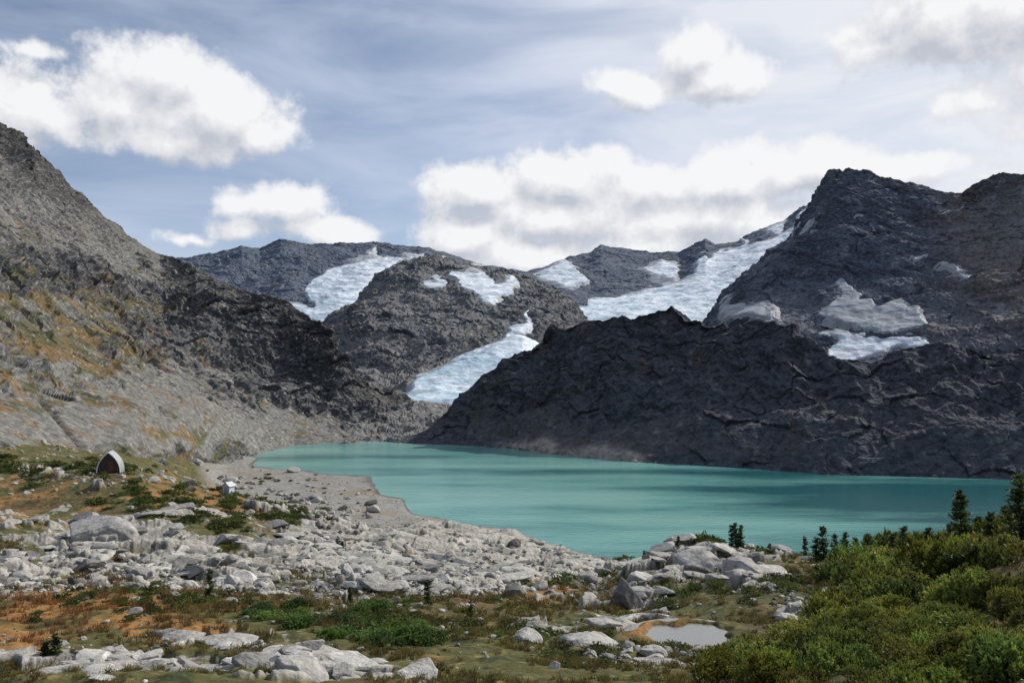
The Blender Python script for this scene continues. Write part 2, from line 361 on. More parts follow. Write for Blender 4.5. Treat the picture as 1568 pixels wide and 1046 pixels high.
# ---- F : dark ridge across the lake
Fz=[(600,618),(640,610),(780,581),(860,532),(985,495),(1100,472),(1290,436),(1450,425),(1568,418),(2100,380)]
def off(c,dy,z): return [(p,Zc(z,y+dy),y+dy) for p,y in c]
Fr=loft([
 off(Fz,-14,-8), off(Fz,-1,-0.5),
 [(600,675,625),(640,672,620),(680,664,622),(740,645,617),(800,630,602),(900,640,560),(985,640,533),(1100,635,508),(1290,650,468),(1450,650,454),(1568,645,448),(2100,640,405)],
 [(600,673,640),(640,664,630),(680,645,635),(740,600,640),(800,570,635),(900,560,602),(1000,545,582),(1100,550,552),(1290,610,495),(1450,590,485),(1568,590,476),(2100,550,430)],
 [(600,676,655),(640,668,645),(680,640,655),(720,590,670),(760,557,672),(800,530,670),(850,500,655),(880,490,645),(930,486,632),(965,484,622),(1000,470,615),(1030,463,610),(1060,474,600),(1085,488,590),(1130,487,585),(1180,492,570),(1230,513,552),(1262,538,540),(1277,554,530),(1300,556,528),(1350,540,525),(1400,530,525),(1450,526,520),(1500,532,515),(1568,524,510),(2100,450,465)],
 ],600,2000,1400,(12,70,100,140),back=(90,70),smk=3)
X,Y,Z,PX,PY=Fr
fn=fbm(X,Y,Z,30,4)
fan=sm(blobs(PX+fn*70,PY+fn*40,[(930,665,150,32,1.0),(760,660,90,26,.8),(1120,680,80,24,.6)])+fn*.5,.35,.8)
amp=(.38+.35*sm(PY,700,600))*(1-.8*fan)*sm(PX,600,700)
dF=crag(X,Y,Z,.78,amp,.9,-.4,big=.8)
but=fbm(X*1.0,Y*1.0,Z*.10,44,3,True)*8*sm(-PY,-690,-600)*sm(PX,650,800)*(1-.7*fan)
dF=dF+but-.4
lit=blobs(PX,PY,[(800,686,28,9,4),(835,688,16,14,6),(918,698,32,14,6),(965,702,18,10,5),(870,694,14,7,2)])
dF=dF+lit*.5
def colF(X,Y,Z,PX,PY,n,d):
    q2=fbm(X,Y,Z*1.5,8,5);q=fbm(X,Y,Z*.5,30,4);o=np.zeros(X.shape+(3,),f32)
    stx=fbm(PX+q*20,PY*.12,Z*0,24,3)
    c=o+C(.068,.072,.084)
    c=lerp(c,(o+C(.078,.079,.084))*(1+.5*q2+.25*stx)[...,None],fan)
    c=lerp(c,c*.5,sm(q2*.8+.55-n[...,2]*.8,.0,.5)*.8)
    c=lerp(c,o+C(.085,.058,.050),sm(q+blobs(PX,PY,[(850,530,80,35,.3),(960,570,50,40,.25)])-.08,.2,.5)*.55)
    c=lerp(c,o+C(.058,.065,.043),sm(fbm(X+40,Y,Z,25,4),.1,.4)*.5*sm(-PX,-1000,-800))
    c=lerp(c,o+C(.17,.172,.18),sm(fbm(X,Y,Z*.6,7,4)+q*.3,.26,.46)*.5)
    c=lerp(c,o+C(.27,.25,.22),np.clip(lit*.3,0,1))  # sunlight on the shore mounds painted in as a paler colour
    return c
build('rocky_ridge',Fr,dF,M_rockmid,colF)
print('mountains',time.time()-T0)

# ================================================================ FOREGROUND GROUND
def zz(py,y): return CH+(HY-py)*y/F
cols={
 -500:[(2,57.5),(12,55),(20,zz(1040,20)),(60,47),(110,44),(165,42),(200,41),(520,40)],
 0:[(2,57.5),(10,55.5),(20,zz(1046,20)),(35,zz(940,35)),(60,zz(855,60)),(110,zz(768,110)),(150,zz(722,150)),(170,zz(708,170)),(200,38.5),(260,36),(520,32)],
 180:[(2,57.5),(10,55.5),(18,zz(1046,18)),(33,zz(950,33)),(58,zz(870,58)),(85,zz(812,85)),(105,zz(770,105)),(128,zz(726,128)),(150,zz(716,150)),(170,38),(220,32.5),(300,27),(400,26),(520,25)],
 350:[(2,57.5),(10,55.5),(18,zz(1046,18)),(33,zz(955,33)),(55,zz(885,55)),(85,zz(825,85)),(120,zz(783,120)),(145,zz(760,145)),(160,zz(756,160)),(190,26),(260,11),(330,4),(400,1.8),(450,1.2),(475,.8),(520,3)],
 450:[(2,57.5),(10,55.5),(18,zz(1046,18)),(33,zz(955,33)),(55,zz(890,55)),(85,zz(835,85)),(120,zz(798,120)),(150,zz(782,150)),(170,27),(220,13),(300,3.5),(340,1.6),(400,1.0),(450,.5),(466,-.2),(490,-3),(520,-3)],
 560:[(2,57.5),(10,55.5),(18,zz(1046,18)),(33,zz(955,33)),(55,zz(900,55)),(80,zz(865,80)),(110,zz(840,110)),(150,zz(815,150)),(200,15),(250,7),(300,2.5),(340,1.2),(400,.5),(436,.2),(450,-1.5),(520,-3)],
 615:[(2,57.5),(10,55.5),(18,zz(1046,18)),(33,zz(960,33)),(50,zz(915,50)),(70,zz(890,70)),(110,zz(855,110)),(160,zz(825,160)),(220,13),(280,4.5),(318,1),(345,.6),(362,.2),(375,-1.5),(520,-3)],
 642:[(2,57.5),(10,55.5),(18,zz(1046,18)),(33,zz(960,33)),(50,zz(915,50)),(70,zz(892,70)),(110,zz(858,110)),(160,zz(830,160)),(220,zz(809,220)),(280,5),(312,.8),(322,-.3),(345,-2.5),(520,-3)],
 750:[(2,57.5),(10,55.5),(18,zz(1046,18)),(30,zz(985,30)),(45,zz(938,45)),(60,zz(910,60)),(80,zz(893,80)),(110,zz(874,110)),(150,zz(852,150)),(200,zz(832,200)),(250,zz(817,250)),(290,.8),(300,-.5),(325,-3),(520,-3)],
 850:[(2,57.5),(10,55.5),(18,zz(1046,18)),(30,zz(985,30)),(45,zz(938,45)),(60,zz(908,60)),(80,zz(897,80)),(110,zz(885,110)),(160,zz(865,160)),(210,zz(849,210)),(262,.7),(272,-.5),(296,-3),(520,-3)],
 910:[(2,57.5),(10,55.5),(18,zz(1046,18)),(30,zz(988,30)),(45,zz(938,45)),(60,zz(905,60)),(72,zz(893,72)),(85,zz(893,85)),(130,zz(882,130)),(180,zz(868,180)),(225,zz(858,225)),(246,.5),(255,-.6),(280,-3),(520,-3)],
 980:[(2,57.5),(10,55.5),(18,zz(1046,18)),(28,zz(1000,28)),(40,zz(960,40)),(50,zz(932,50)),(57,zz(884,57)),(66,zz(868,66)),(74,zz(868,74)),(90,36),(120,27),(180,12),(236,.8),(245,-.5),(270,-3),(520,-3)],
 1050:[(2,57.5),(10,55.5),(18,zz(1046,18)),(29,zz(1000,29)),(34,zz(978,34)),(39,zz(958,39)),(48,zz(925,48)),(56,zz(872,56)),(64,zz(836,64)),(71,zz(832,71)),(88,38),(120,27),(180,12),(236,.5),(250,-1),(520,-3)],
 1180:[(2,57.5),(10,55.6),(16,zz(1046,16)),(26,zz(995,26)),(38,zz(940,38)),(52,zz(882,52)),(64,zz(852,64)),(71,zz(850,71)),(88,38),(120,27),(180,12),(232,.5),(250,-1),(520,-3)],
 1300:[(2,58),(9,56),(13,zz(1040,13)),(20,zz(1005,20)),(30,zz(955,30)),(45,zz(898,45)),(60,zz(860,60)),(68,zz(860,68)),(80,41),(120,27),(190,9),(232,0),(250,-2),(520,-3)],
 1440:[(2,58),(8,56.7),(12,zz(1040,12)),(18,zz(1000,18)),(27,zz(940,27)),(40,zz(885,40)),(52,zz(852,52)),(60,zz(852,60)),(75,43),(110,31),(190,8),(232,0),(250,-2),(520,-3)],
 1580:[(2,58),(8,57),(12,zz(1030,12)),(18,zz(985,18)),(25,zz(925,25)),(36,zz(860,36)),(46,zz(828,46)),(56,zz(825,56)),(75,45),(110,33),(190,8),(232,0),(250,-2),(520,-3)],
 2100:[(2,58.3),(8,57.5),(20,56),(30,55),(46,54),(56,52),(75,47),(110,35),(190,8),(232,0),(250,-2),(520,-3)],
}
NV,NU=950,1250
lny=np.linspace(math.log(5),math.log(515),NV);yv=np.exp(lny)
uu=np.linspace(-420,1990,NU)
keys=sorted(cols);TAB=np.array([np.interp(lny,np.log([a for a,b in cols[k]]),[b for a,b in cols[k]]) for k in keys])
kk=np.array(keys,float);ix=np.clip(np.searchsorted(kk,uu)-1,0,len(kk)-2);tt=(uu-kk[ix])/(kk[ix+1]-kk[ix]);tt=tt*tt*(3-2*tt)*.5+tt*.5
Zb=TAB[ix].T*(1-tt)+TAB[ix+1].T*tt
Zb=smooth_v(Zb,14);Zb=smooth_v(Zb.T,14).T
Yg=np.broadcast_to(yv[:,None],Zb.shape).copy();Xg=(uu[None,:]-CX)/F*Yg
PXg=np.broadcast_to(uu[None,:],Zb.shape);PYg=HY-(Zb-CH)*F/Yg
zero=np.zeros_like(Xg)
rel=np.clip(Yg/50,.25,3)
wx=PXg+fbm(np.log(Yg)*30+3,PXg/8.,zero,6,3)*70;wy=PYg+fbm(np.log(Yg)*30,PXg/8.+50,zero,6,3)*34
rockP=blobs(wx,wy,[(140,805,85,26,.8),(60,868,110,22,.7),(230,850,110,34,.8),(330,885,100,24,.8),(440,830,110,38,.85),(560,870,90,28,.8),(700,835,170,40,1.5),(800,850,140,35,1.3),(250,790,90,14,.4),
  (60,730,110,10,.3),(1070,868,80,30,1.0),(1150,885,60,22,.7),(985,905,28,28,.8),(910,955,60,20,.8),(805,955,40,8,.7),(455,1020,60,20,.5),(170,1010,120,12,.9),(350,972,90,7,.8),(620,1025,90,16,.5),
  (90,985,40,10,.6),(1225,935,40,40,.9),(990,1010,80,14,.6),(1010,935,40,12,.4),(540,905,180,12,.5),(750,905,80,8,.5),(280,1015,50,10,.4),(880,1030,60,10,.4),(1300,870,40,20,.5),
  (1200,850,60,8,.7),(-200,850,200,60,.8)])
rockP+= -blobs(wx,wy,[(280,935,150,20,.9),(200,765,150,18,.5),(330,815,50,14,.7),(640,940,200,14,.8),(850,900,40,8,.3),(100,945,120,22,.9),(760,1000,160,25,.5),(1400,950,200,90,1.0),(330,740,150,14,.5)])
rn=fbm(Xg,Yg,zero,9,4)*1.2+fbm(Xg,Yg,zero,2.5,3)*.6
rmask=sm(rockP+rn*1.2,.40,.50)
rmask=np.where(Yg>150,np.maximum(rmask,sm(PXg,540,600)*sm(Yg,110,160)),rmask)
delta=sm(-Zb,-9,-4)*sm(Yg,240,290)*sm(-PXg,-700,-600)
gravel=np.maximum(delta,sm(-Zb,-3.5,-1.2)*sm(Yg,150,200))
rmask=rmask*(1-gravel)
bx,by=fbm(Xg,Yg,zero,6,3)*2,fbm(Xg+31,Yg,zero,6,3)*2
ca,sa=math.cos(.55),math.sin(.55);xr=(Xg*ca+Yg*sa);yr=(-Xg*sa+Yg*ca)*1.7
n1,i1,c1=blocks(xr,yr,3.6,3,bx,by);n2,i2,c2=blocks(xr,yr,1.2,40,bx*.4,by*.4)
f1_,j1,d1=blocks(xr,yr,10,11,bx*3,by*3);f2_,j2,d2=blocks(xr,yr,3.8,60,bx*1.3,by*1.3)
fw=sm(Yg,60,140);nf=.35+.65*sm(Yg,16,55)
nearh=n1*.75*nf+n2*.75*nf+billow(xr+bx,yr+by,7,1)*.40*nf+billow(xr+bx,yr+by,2.3,2)*.14
farh=f1_*.55+f2_*.65+billow(xr+bx,yr+by,24,4)*1.1+billow(xr+bx,yr+by,7,5)*.4+billow(xr,yr,2.4,6)*.2
rh=(nearh-.25)*(1-fw)+(farh-.7)*fw
cr=np.clip(c1*.8+c2*.6,0,1)*(1-fw)+np.clip(d1*.8+d2*.6,0,1)*fw
und=fbm(Xg,Yg,zero,16,3)*1.0*np.clip(rel,0,1.6)*(1-gravel)*sm(Yg,10,30)
tuss=fbm(Xg,Yg,zero,.9,3)*.16+fbm(Xg,Yg,zero,3,2)*.3
pond_c=((1058-CX)/F*34.5,34.5)
pd=np.hypot((Xg-pond_c[0])/2.1,(Yg-pond_c[1])/1.7)+fbm(Xg,Yg,zero,1.3,3)*.55
pw=sm(-pd,-1.7,-1.1)
und*=(1-pw)
Zg=Zb+und+rmask*(rel**.3*.14+rh)*(1-pw)+(1-rmask)*tuss*(1-gravel)*(1-.8*pw)+gravel*(fbm(Xg,Yg,zero,14,4)*.35+fbm(Xg,Yg,zero,2.5,2,True)*.12)
PONDZ=float(zz(974,34.5))
Zg=Zg*(1-pw)+(PONDZ+.2)*pw
Zg=Zg-sm(-pd,-1.05,-.7)*.5
Zg=smooth_v(Zg,1)
ngr=gnormal(Xg,Yg,Zg);ngr*=np.sign(ngr[...,2].mean())
q=fbm(Xg,Yg,zero,5,4);q2=fbm(Xg+200,Yg,zero,1.4,4);q3=fbm(Xg,Yg+99,zero,14,3);qf=fbm(Xg,Yg,zero,.5,3)
rid=R4[i1][...,1]*(1-fw)+R4[j1][...,1]*fw;rid2=R4[i2][...,2]*(1-fw)+R4[j2][...,2]*fw
o=np.zeros(Xg.shape+(3,),f32)
rc=o+C(.31,.295,.265)
rc=rc*(.74+.2*rid+.38*rid2+.5*qf)[...,None]
rc=lerp(rc,o+C(.125,.125,.122),sm(q2+q*.5,.08,.40)*.65)
rc=lerp(rc,o+C(.45,.405,.35),sm(q+q2*.3,.1,.4)*.45)
rc=lerp(rc,o+C(.05,.05,.038),cr*.65)
hol=sm(-(rh+(q2*.7)),.12,.4)
orange=blobs(wx,wy,[(120,935,220,35,.6),(330,770,140,25,.55),(20,980,80,40,.6),(200,740,100,12,.3),(850,905,60,14,.5),(980,970,40,12,.5),(730,910,60,8,.4),(30,760,60,30,.5),(100,800,160,30,.25),(300,850,200,30,.2)])
vc=lerp(o+C(.078,.076,.027),o+C(.25,.13,.045),sm(orange+q*.9+q2*.4,.15,.6))
vc=lerp(vc,o+C(.10,.06,.035),sm(q3+q2*.8,.05,.4)*.7)
vc=lerp(vc,o+C(.03,.043,.017),sm(q2-q*.5,.10,.33)*.85)
vc=lerp(vc,o+C(.22,.17,.06),sm(fbm(Xg,Yg,zero,.7,3),.1,.4)*.5)
rc=lerp(rc,vc*.95,hol*.85)
gc=(o+C(.225,.217,.20))*(1+.5*fbm(Xg,Yg,zero,5,5)+.35*qf)[...,None]
gc=lerp(gc,o+C(.21,.15,.08),sm(fbm(Xg,Yg,zero,30,3)-.02,.05,.3)*.7*sm(-Yg,-480,-380))
gc=lerp(gc,gc*.5,sm(-Zg,-.45,-.15))
speck=sm(fbm(Xg,Yg,zero,1.1,3),.2,.28)*(.75)
vc=lerp(vc,o+C(.30,.29,.265),speck*sm(rockP+q*.5,.0,.25))
col=lerp(vc,rc,rmask);col=lerp(col,gc,gravel)
mesh_np('ground',np.stack([Xg,Yg,Zg],-1).reshape(-1,3),gridfaces(NV,NU),M_ground,np.clip(col,.008,.8).reshape(-1,3))
def gidx(x,y):
    px=x/y*F+CX
    i=np.clip((np.log(y)-lny[0])/(lny[-1]-lny[0])*(NV-1),0,NV-1.01);j=np.clip((px-uu[0])/(uu[-1]-uu[0])*(NU-1),0,NU-1.01)
    return i,j
def gz(x,y):
    i,j=gidx(np.asarray(x,float),np.asarray(y,float));a=np.floor(i).astype(int);b=np.floor(j).astype(int);s=i-a;t=j-b
    return Zg[a,b]*(1-s)*(1-t)+Zg[a+1,b]*s*(1-t)+Zg[a,b+1]*(1-s)*t+Zg[a+1,b+1]*s*t
print('ground',time.time()-T0)

mb=nmat('bed',.95,.2,.02,((.05,1),),.1,colattr=False,base=(.13,.13,.12))
mesh_np('terrain',np.array([[-9000,-3000,-12],[9000,-3000,-12],[9000,12000,-12],[-9000,12000,-12]]),np.array([[0,1,2,3]]),mb)

# ---------------------------------------------------------------- water
def water(name,base,rough,b1,b2,silt_shade=True):
    m=bpy.data.materials.new(name);m.use_nodes=True;nt=m.node_tree;N=nt.nodes;L=nt.links
    bs=N['Principled BSDF'];bs.inputs['Roughness'].default_value=rough;bs.inputs['IOR'].default_value=1.33;bs.inputs['Base Color'].default_value=(*base,1)
    tc=N.new('ShaderNodeTexCoord')
    if silt_shade:
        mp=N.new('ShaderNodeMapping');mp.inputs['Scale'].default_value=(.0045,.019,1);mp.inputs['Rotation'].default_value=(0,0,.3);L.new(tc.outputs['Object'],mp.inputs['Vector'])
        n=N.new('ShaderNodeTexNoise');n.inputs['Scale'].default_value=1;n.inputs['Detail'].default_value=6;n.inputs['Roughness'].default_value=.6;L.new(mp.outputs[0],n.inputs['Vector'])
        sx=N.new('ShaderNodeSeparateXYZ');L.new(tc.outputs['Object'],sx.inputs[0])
        mr=N.new('ShaderNodeMapRange');mr.interpolation_type='SMOOTHSTEP';mr.inputs['From Min'].default_value=20;mr.inputs['From Max'].default_value=190;mr.inputs['To Min'].default_value=0.07;mr.inputs['To Max'].default_value=-.24;L.new(sx.outputs[0],mr.inputs['Value'])  # darkens rightward: cloud shadow and ridge reflection put into the water colour
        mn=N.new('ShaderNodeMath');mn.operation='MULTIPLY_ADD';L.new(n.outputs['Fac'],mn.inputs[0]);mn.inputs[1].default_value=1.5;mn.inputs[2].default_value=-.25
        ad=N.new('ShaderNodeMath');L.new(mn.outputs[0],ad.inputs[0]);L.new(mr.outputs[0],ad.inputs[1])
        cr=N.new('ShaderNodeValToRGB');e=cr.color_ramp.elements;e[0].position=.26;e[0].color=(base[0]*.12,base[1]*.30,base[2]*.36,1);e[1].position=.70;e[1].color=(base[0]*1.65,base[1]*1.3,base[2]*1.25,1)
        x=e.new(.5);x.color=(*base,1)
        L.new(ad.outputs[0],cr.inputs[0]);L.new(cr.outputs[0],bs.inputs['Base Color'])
    prev=None
    for sc,di,st in (b1,b2):
        mp=N.new('ShaderNodeMapping');mp.inputs['Scale'].default_value=st;L.new(tc.outputs['Object'],mp.inputs['Vector'])
        n=N.new('ShaderNodeTexNoise');n.inputs['Scale'].default_value=sc;n.inputs['Detail'].default_value=3;L.new(mp.outputs[0],n.inputs['Vector'])
        b=N.new('ShaderNodeBump');b.inputs['Distance'].default_value=di;L.new(n.outputs['Fac'],b.inputs['Height'])
        if prev:L.new(prev.outputs[0],b.inputs['Normal'])
        prev=b
    L.new(prev.outputs[0],bs.inputs['Normal'])
    return m
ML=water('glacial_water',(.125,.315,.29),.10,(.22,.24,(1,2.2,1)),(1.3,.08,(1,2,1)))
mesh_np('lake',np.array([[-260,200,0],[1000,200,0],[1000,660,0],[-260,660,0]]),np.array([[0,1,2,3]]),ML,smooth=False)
MP=water('pond_water',(.22,.22,.21),.03,(2,.01,(1,1,1)),(6,.004,(1,1,1)),False)
ang=np.linspace(0,2*math.pi,40,endpoint=False)
V=[(pond_c[0],pond_c[1],PONDZ)]+[(pond_c[0]+2.9*math.cos(a),pond_c[1]+2.5*math.sin(a),PONDZ) for a in ang]
me=bpy.data.meshes.new('pond');me.from_pydata(V,[],[(0,1+i,1+(i+1)%40) for i in range(40)]);me.materials.append(MP)
scene.collection.objects.link(bpy.data.objects.new('pond',me))

# ================================================================ ROCKS
import bmesh
def ico(sub):
    bm=bmesh.new();bmesh.ops.create_icosphere(bm,subdivisions=sub,radius=1);V=np.array([v.co[:] for v in bm.verts]);Fq=np.array([[v.index for v in f.verts] for f in bm.faces]);bm.free();return V,Fq
def rockV(V,r,planes=11,flat=.7):
    V=V.copy()
    for _ in range(planes):
        n=r.normal(size=3);n/=np.linalg.norm(n);d=r.uniform(.5,.85)
        s=V@n-d;V-=np.where(s>0,s,0)[:,None]*n
    V*=np.array([r.uniform(.8,1.25),r.uniform(.75,1.1),flat*r.uniform(.75,1.15)])
    return V
def scatter_rocks(name,n,sub,weightfn,sizefn,seed,flat=.7,sink=.15,aniso=1.0,dark=.22,tone=1.0):
    r=np.random.default_rng(seed);V0,F0=ico(sub);prot=[]
    for _ in range(14):
        P=rockV(V0,r,13 if sub>2 else 11,flat)
        if sub>2: P=P*(1+fbm(P[:,0]+_*7,P[:,1],P[:,2],.5,4,True)*.09)[:,None]
        P=P*np.array([aniso,1,1]);prot.append(P)
    i=r.integers(0,NV-1,n*14);j=r.integers(0,NU-1,n*14)
    w=weightfn(i,j)*(Zg[i,j]>.12);k=r.random(len(i))<w;i=i[k][:n];j=j[k][:n];n=len(i)
    x=Xg[i,j];y=Yg[i,j];s=sizefn(r,y,n,i,j)
    x=x+r.normal(size=n)*s*.3
    z=gz(x,y)
    Vs=np.empty((n,len(V0),3),f32);cl=np.empty((n,len(V0),3),f32)
    for t in range(n):
        a=r.random()*6.28 if aniso==1 else -.55+r.normal()*.4
        c,sn=math.cos(a),math.sin(a);P=prot[r.integers(14)]*s[t]
        tl=r.normal()*(.25 if aniso==1 else .12)
        Vx=P[:,0]*c-P[:,1]*sn;Vy=P[:,0]*sn+P[:,1]*c;Vz=P[:,2]+tl*Vx
        Vs[t,:,0]=Vx+x[t];Vs[t,:,1]=Vy+y[t];Vs[t,:,2]=Vz+z[t]+s[t]*sink
        g=r.uniform(.18,.40)*tone;cl[t]=np.array([g,g*.965,g*.885])*(.45 if r.random()<dark else 1)
    Fq=(F0[None]+np.arange(n)[:,None,None]*len(V0)).reshape(-1,3)
    return mesh_np(name,Vs.reshape(-1,3),Fq,M_boulder,cl.reshape(-1,3),smooth=False)
bw=blobs(PXg,PYg,[(60,895,140,20,1),(300,895,180,18,1),(520,890,140,25,.9),(520,815,50,40,1),(640,880,130,30,.5),(760,905,80,10,.6),(430,770,60,30,.4),(840,860,110,30,.5),(130,870,160,20,.5),(1000,1005,90,14,.8),(1230,940,40,40,.8),
    (950,900,60,20,.5),(660,770,60,10,.4),(1080,880,100,40,.35),(250,740,250,20,.25),(750,960,300,40,.08),(200,990,250,40,.08),(20,870,60,16,1)])
bw=np.clip(bw,0,1)*(1-pw)*sm(fbm(Xg,Yg,zero,5,3)+.25,-.1,.35)
scatter_rocks('talus',12000,1,lambda i,j:bw[i,j]*.9,lambda r,y,n,i,j:(.05+.0065*y*r.random(n)**2.4),3)
scatter_rocks('talus.001',1700,2,lambda i,j:bw[i,j]*.6,lambda r,y,n,i,j:(.12+.012*y*r.random(n)**2.8),4)
scatter_rocks('bedrock_outcrop',700,3,lambda i,j:(rmask[i,j]>.5)*(Yg[i,j]<130)*(Yg[i,j]>17)*(pw[i,j]<.1)*(rockP[i,j]>.2)*.8,lambda r,y,n,i,j:(.2+y*.019*r.random(n)**1.3),8,flat=.42,sink=-.02,aniso=1.6,dark=.05,tone=1.1)
scatter_rocks('shore_gravel',6000,1,lambda i,j:(gravel[i,j]>.4)*1.0,lambda r,y,n,i,j:.12+.55*r.random(n)**4,5)
V4,F4=ico(5)
def boulder(px,py,y,w,h,seed,tone=1.0,el=1.0):
    r=np.random.default_rng(seed);V=rockV(V4,r,16,1.0);V/=np.abs(V).max(0)
    d=fbm(V[:,0]+seed,V[:,1],V[:,2],.7,5,True)*.07;V*=(1+d)[:,None]
    V*=np.array([w/2,w/2*el,h*.8]);x=(px-CX)/F*y;a=r.uniform(-.3,.3);c,s=math.cos(a),math.sin(a)
    V=np.stack([V[:,0]*c-V[:,1]*s+x,V[:,0]*s+V[:,1]*c+y,V[:,2]],1);z=float(np.min(gz(x+np.array([-w*.3,0,w*.3,0]),y+np.array([0,-w*.3*el,0,w*.3*el]))));V[:,2]+=z+h*.12
    g=np.zeros((len(V),3))+np.array([.32,.31,.29])*tone
    g*=(1+.5*fbm(V[:,0],V[:,1],V[:,2],.8,4))[:,None]
    return mesh_np('boulder',V,F4,M_boulder,g)
boulder(455,1018,20.5,1.6,.95,1);boulder(640,1035,19,1.5,.6,2);boulder(912,962,30,2.9,1.0,3);boulder(787,905,58,1.9,1.2,4,.4)
boulder(620,905,56,1.3,1.0,5,.55);boulder(85,988,27,1.0,.5,6,.7);boulder(800,958,31,1.6,.45,7,1.0);boulder(170,1012,21.5,2.6,.4,8,1.0,.8)
boulder(150,820,78,7.5,2.6,9,.95,.8);boulder(1000,985,28,1.0,.35,10);boulder(848,1010,22,.4,.25,11,1.2);boulder(1225,940,30,1.6,.9,12,1.0)
boulder(960,915,50,2.4,2.4,13,.6);boulder(50,860,60,1.2,.7,14,.5);boulder(12,862,60,1.4,.9,15,.9);boulder(1070,862,60,4.5,1.6,16,1.0);boulder(345,975,27,2.6,.3,17,1.0,.8);boulder(1140,880,54,3.0,1.3,18,.9)
print('rocks',time.time()-T0)

# ================================================================ VEGETATION
def quads_from(Pc,D,S,L,W):
    a=Pc-S*W[:,None];b=Pc+S*W[:,None];c=Pc+D*L[:,None]+S*W[:,None]*.35;d=Pc+D*L[:,None]-S*W[:,None]*.35
    return np.stack([a,b,c,d],1)
def nrm(a): return a/(np.linalg.norm(a,axis=-1,keepdims=True)+1e-9)
def shrub_proto(r,ns,nl,ls):
    nc=7;cc=np.stack([r.normal(size=nc)*.42,r.normal(size=nc)*.42,r.uniform(.25,.65,nc)],1);cr_=r.uniform(.28,.5,nc)
    k0=r.integers(0,nc,ns);v=nrm(r.normal(size=(ns,3)));v[:,2]=np.abs(v[:,2])*1.1-.15
    base=cc[k0]*np.array([1,1,.55])+v*cr_[k0][:,None]*(.6+.4*r.random(ns)[:,None]**.5)
    base[:,2]=np.maximum(base[:,2],0.02)
    dr=nrm(v*np.array([.9,.9,.5])+np.array([0,0,.75])+r.normal(size=(ns,3))*.28)
    ln=r.uniform(.12,.28,ns)
    k=np.repeat(np.arange(ns),nl);t=r.random(ns*nl)
    P=base[k]+dr[k]*(ln[k]*t)[:,None]
    D=nrm(dr[k]*.8+r.normal(size=(ns*nl,3))*.55);S=nrm(np.cross(D,r.normal(size=(ns*nl,3))))
    Q=quads_from(P,D,S,r.uniform(.7,1.3,ns*nl)*ls*(1.2-.5*t),np.full(ns*nl,ls*.22))
    g=r.random(ns)[k];ct=r.uniform(.7,1.25,nc)[k0][k];c=np.stack([.07+.07*g+.08*t,.105+.06*g+.07*t,.028+.014*g],1)*ct[:,None]
    return Q,c
def place(name,protos,xs,ys,sc,tones,zoff=-.1,hs=None,seed=0):
    r=np.random.default_rng(seed);VV=[];CC=[]
    zs=gz(xs,ys)
    for t in range(len(xs)):
        Q,c=protos[r.integers(len(protos))];a=r.random()*6.28;ca,sa=math.cos(a),math.sin(a)
        q=Q.reshape(-1,3)*sc[t];h=hs[t] if hs is not None else 1
        VV.append(np.stack([q[:,0]*ca-q[:,1]*sa+xs[t],q[:,0]*sa+q[:,1]*ca+ys[t],q[:,2]*h+zs[t]+zoff*sc[t]],1).astype(f32))
        CC.append(np.repeat(c*tones[t],4,axis=0).astype(f32))
    V=np.concatenate(VV);Cl=np.concatenate(CC)
    return mesh_np(name,V,np.arange(len(V)).reshape(-1,4),M_leaf,Cl,smooth=False)
r=np.random.default_rng(21)
hi=[shrub_proto(r,380,10,.10) for _ in range(5)];lo=[shrub_proto(r,210,8,.15) for _ in range(4)]
shP=blobs(wx*.4+PXg*.6,wy*.4+PYg*.6,[(1450,960,170,90,1.4),(1300,1010,160,45,1.2),(1150,1035,70,18,1.0),(1400,880,130,40,.8),(1560,870,80,80,1.2),(1320,910,60,30,.8),(1900,900,300,200,1.2),(1560,1060,200,70,1.3),(1500,1110,260,50,1.3)])
shP-=blobs(PXg,PYg,[(1225,935,45,40,1),(1060,970,70,22,2)])
shC=blobs(PXg,PYg,[(560,965,110,18,1.3),(480,950,60,12,1.0),(420,952,60,8,.9),(600,985,60,12,.8)])
def pick(W,n,seed,thr=.35):
    r=np.random.default_rng(seed);i=r.integers(0,NV-1,n*40);j=r.integers(0,NU-1,n*40);k=(W[i,j]>thr+r.random(len(i))*.35)&(Yg[i,j]>7)
    return i[k][:n],j[k][:n]
i,j=pick(shP,650,5);xs=Xg[i,j]+0;ys=Yg[i,j]+0
near=ys<30
tone=lambda n,r:(r.uniform(.55,1.45,(n,1))*np.stack([r.uniform(.8,1.2,n),np.ones(n),r.uniform(.7,1.25,n)],1))
s=np.clip(ys*.034,.36,1.4)*r.uniform(.6,1.25,len(xs))
place('shrub_thicket',hi,xs[near],ys[near],s[near],tone(near.sum(),r),hs=r.uniform(.9,1.5,near.sum()),seed=1)
place('shrub_thicket.001',lo,xs[~near],ys[~near],s[~near],tone((~near).sum(),r)*.85,hs=r.uniform(.9,1.5,(~near).sum()),seed=2)
i,j=pick(shC,110,6);xs=Xg[i,j];ys=Yg[i,j]
place('krummholz_mat',hi,xs,ys,r.uniform(.55,1.0,len(xs)),tone(len(xs),r)*np.array([.6,.85,.9]),hs=r.uniform(.5,.9,len(xs)),seed=3)
hw=blobs(wx,wy,[(350,790,120,22,1.0),(60,720,130,12,.9),(230,765,80,14,.8),(1080,855,90,22,.8),(1000,900,50,30,.8),(850,890,70,10,.6),(700,950,250,30,.35),(300,930,120,14,.45),(1180,900,90,30,.7),(330,835,40,16,.6),(940,1000,200,30,.3),(160,925,120,30,.3),(420,740,120,10,.4)])*(1-rmask)
hw=hw*(1-sm(pw,.2,.6))
i,j=pick(hw,1000,7,.12);xs=Xg[i,j];ys=Yg[i,j]
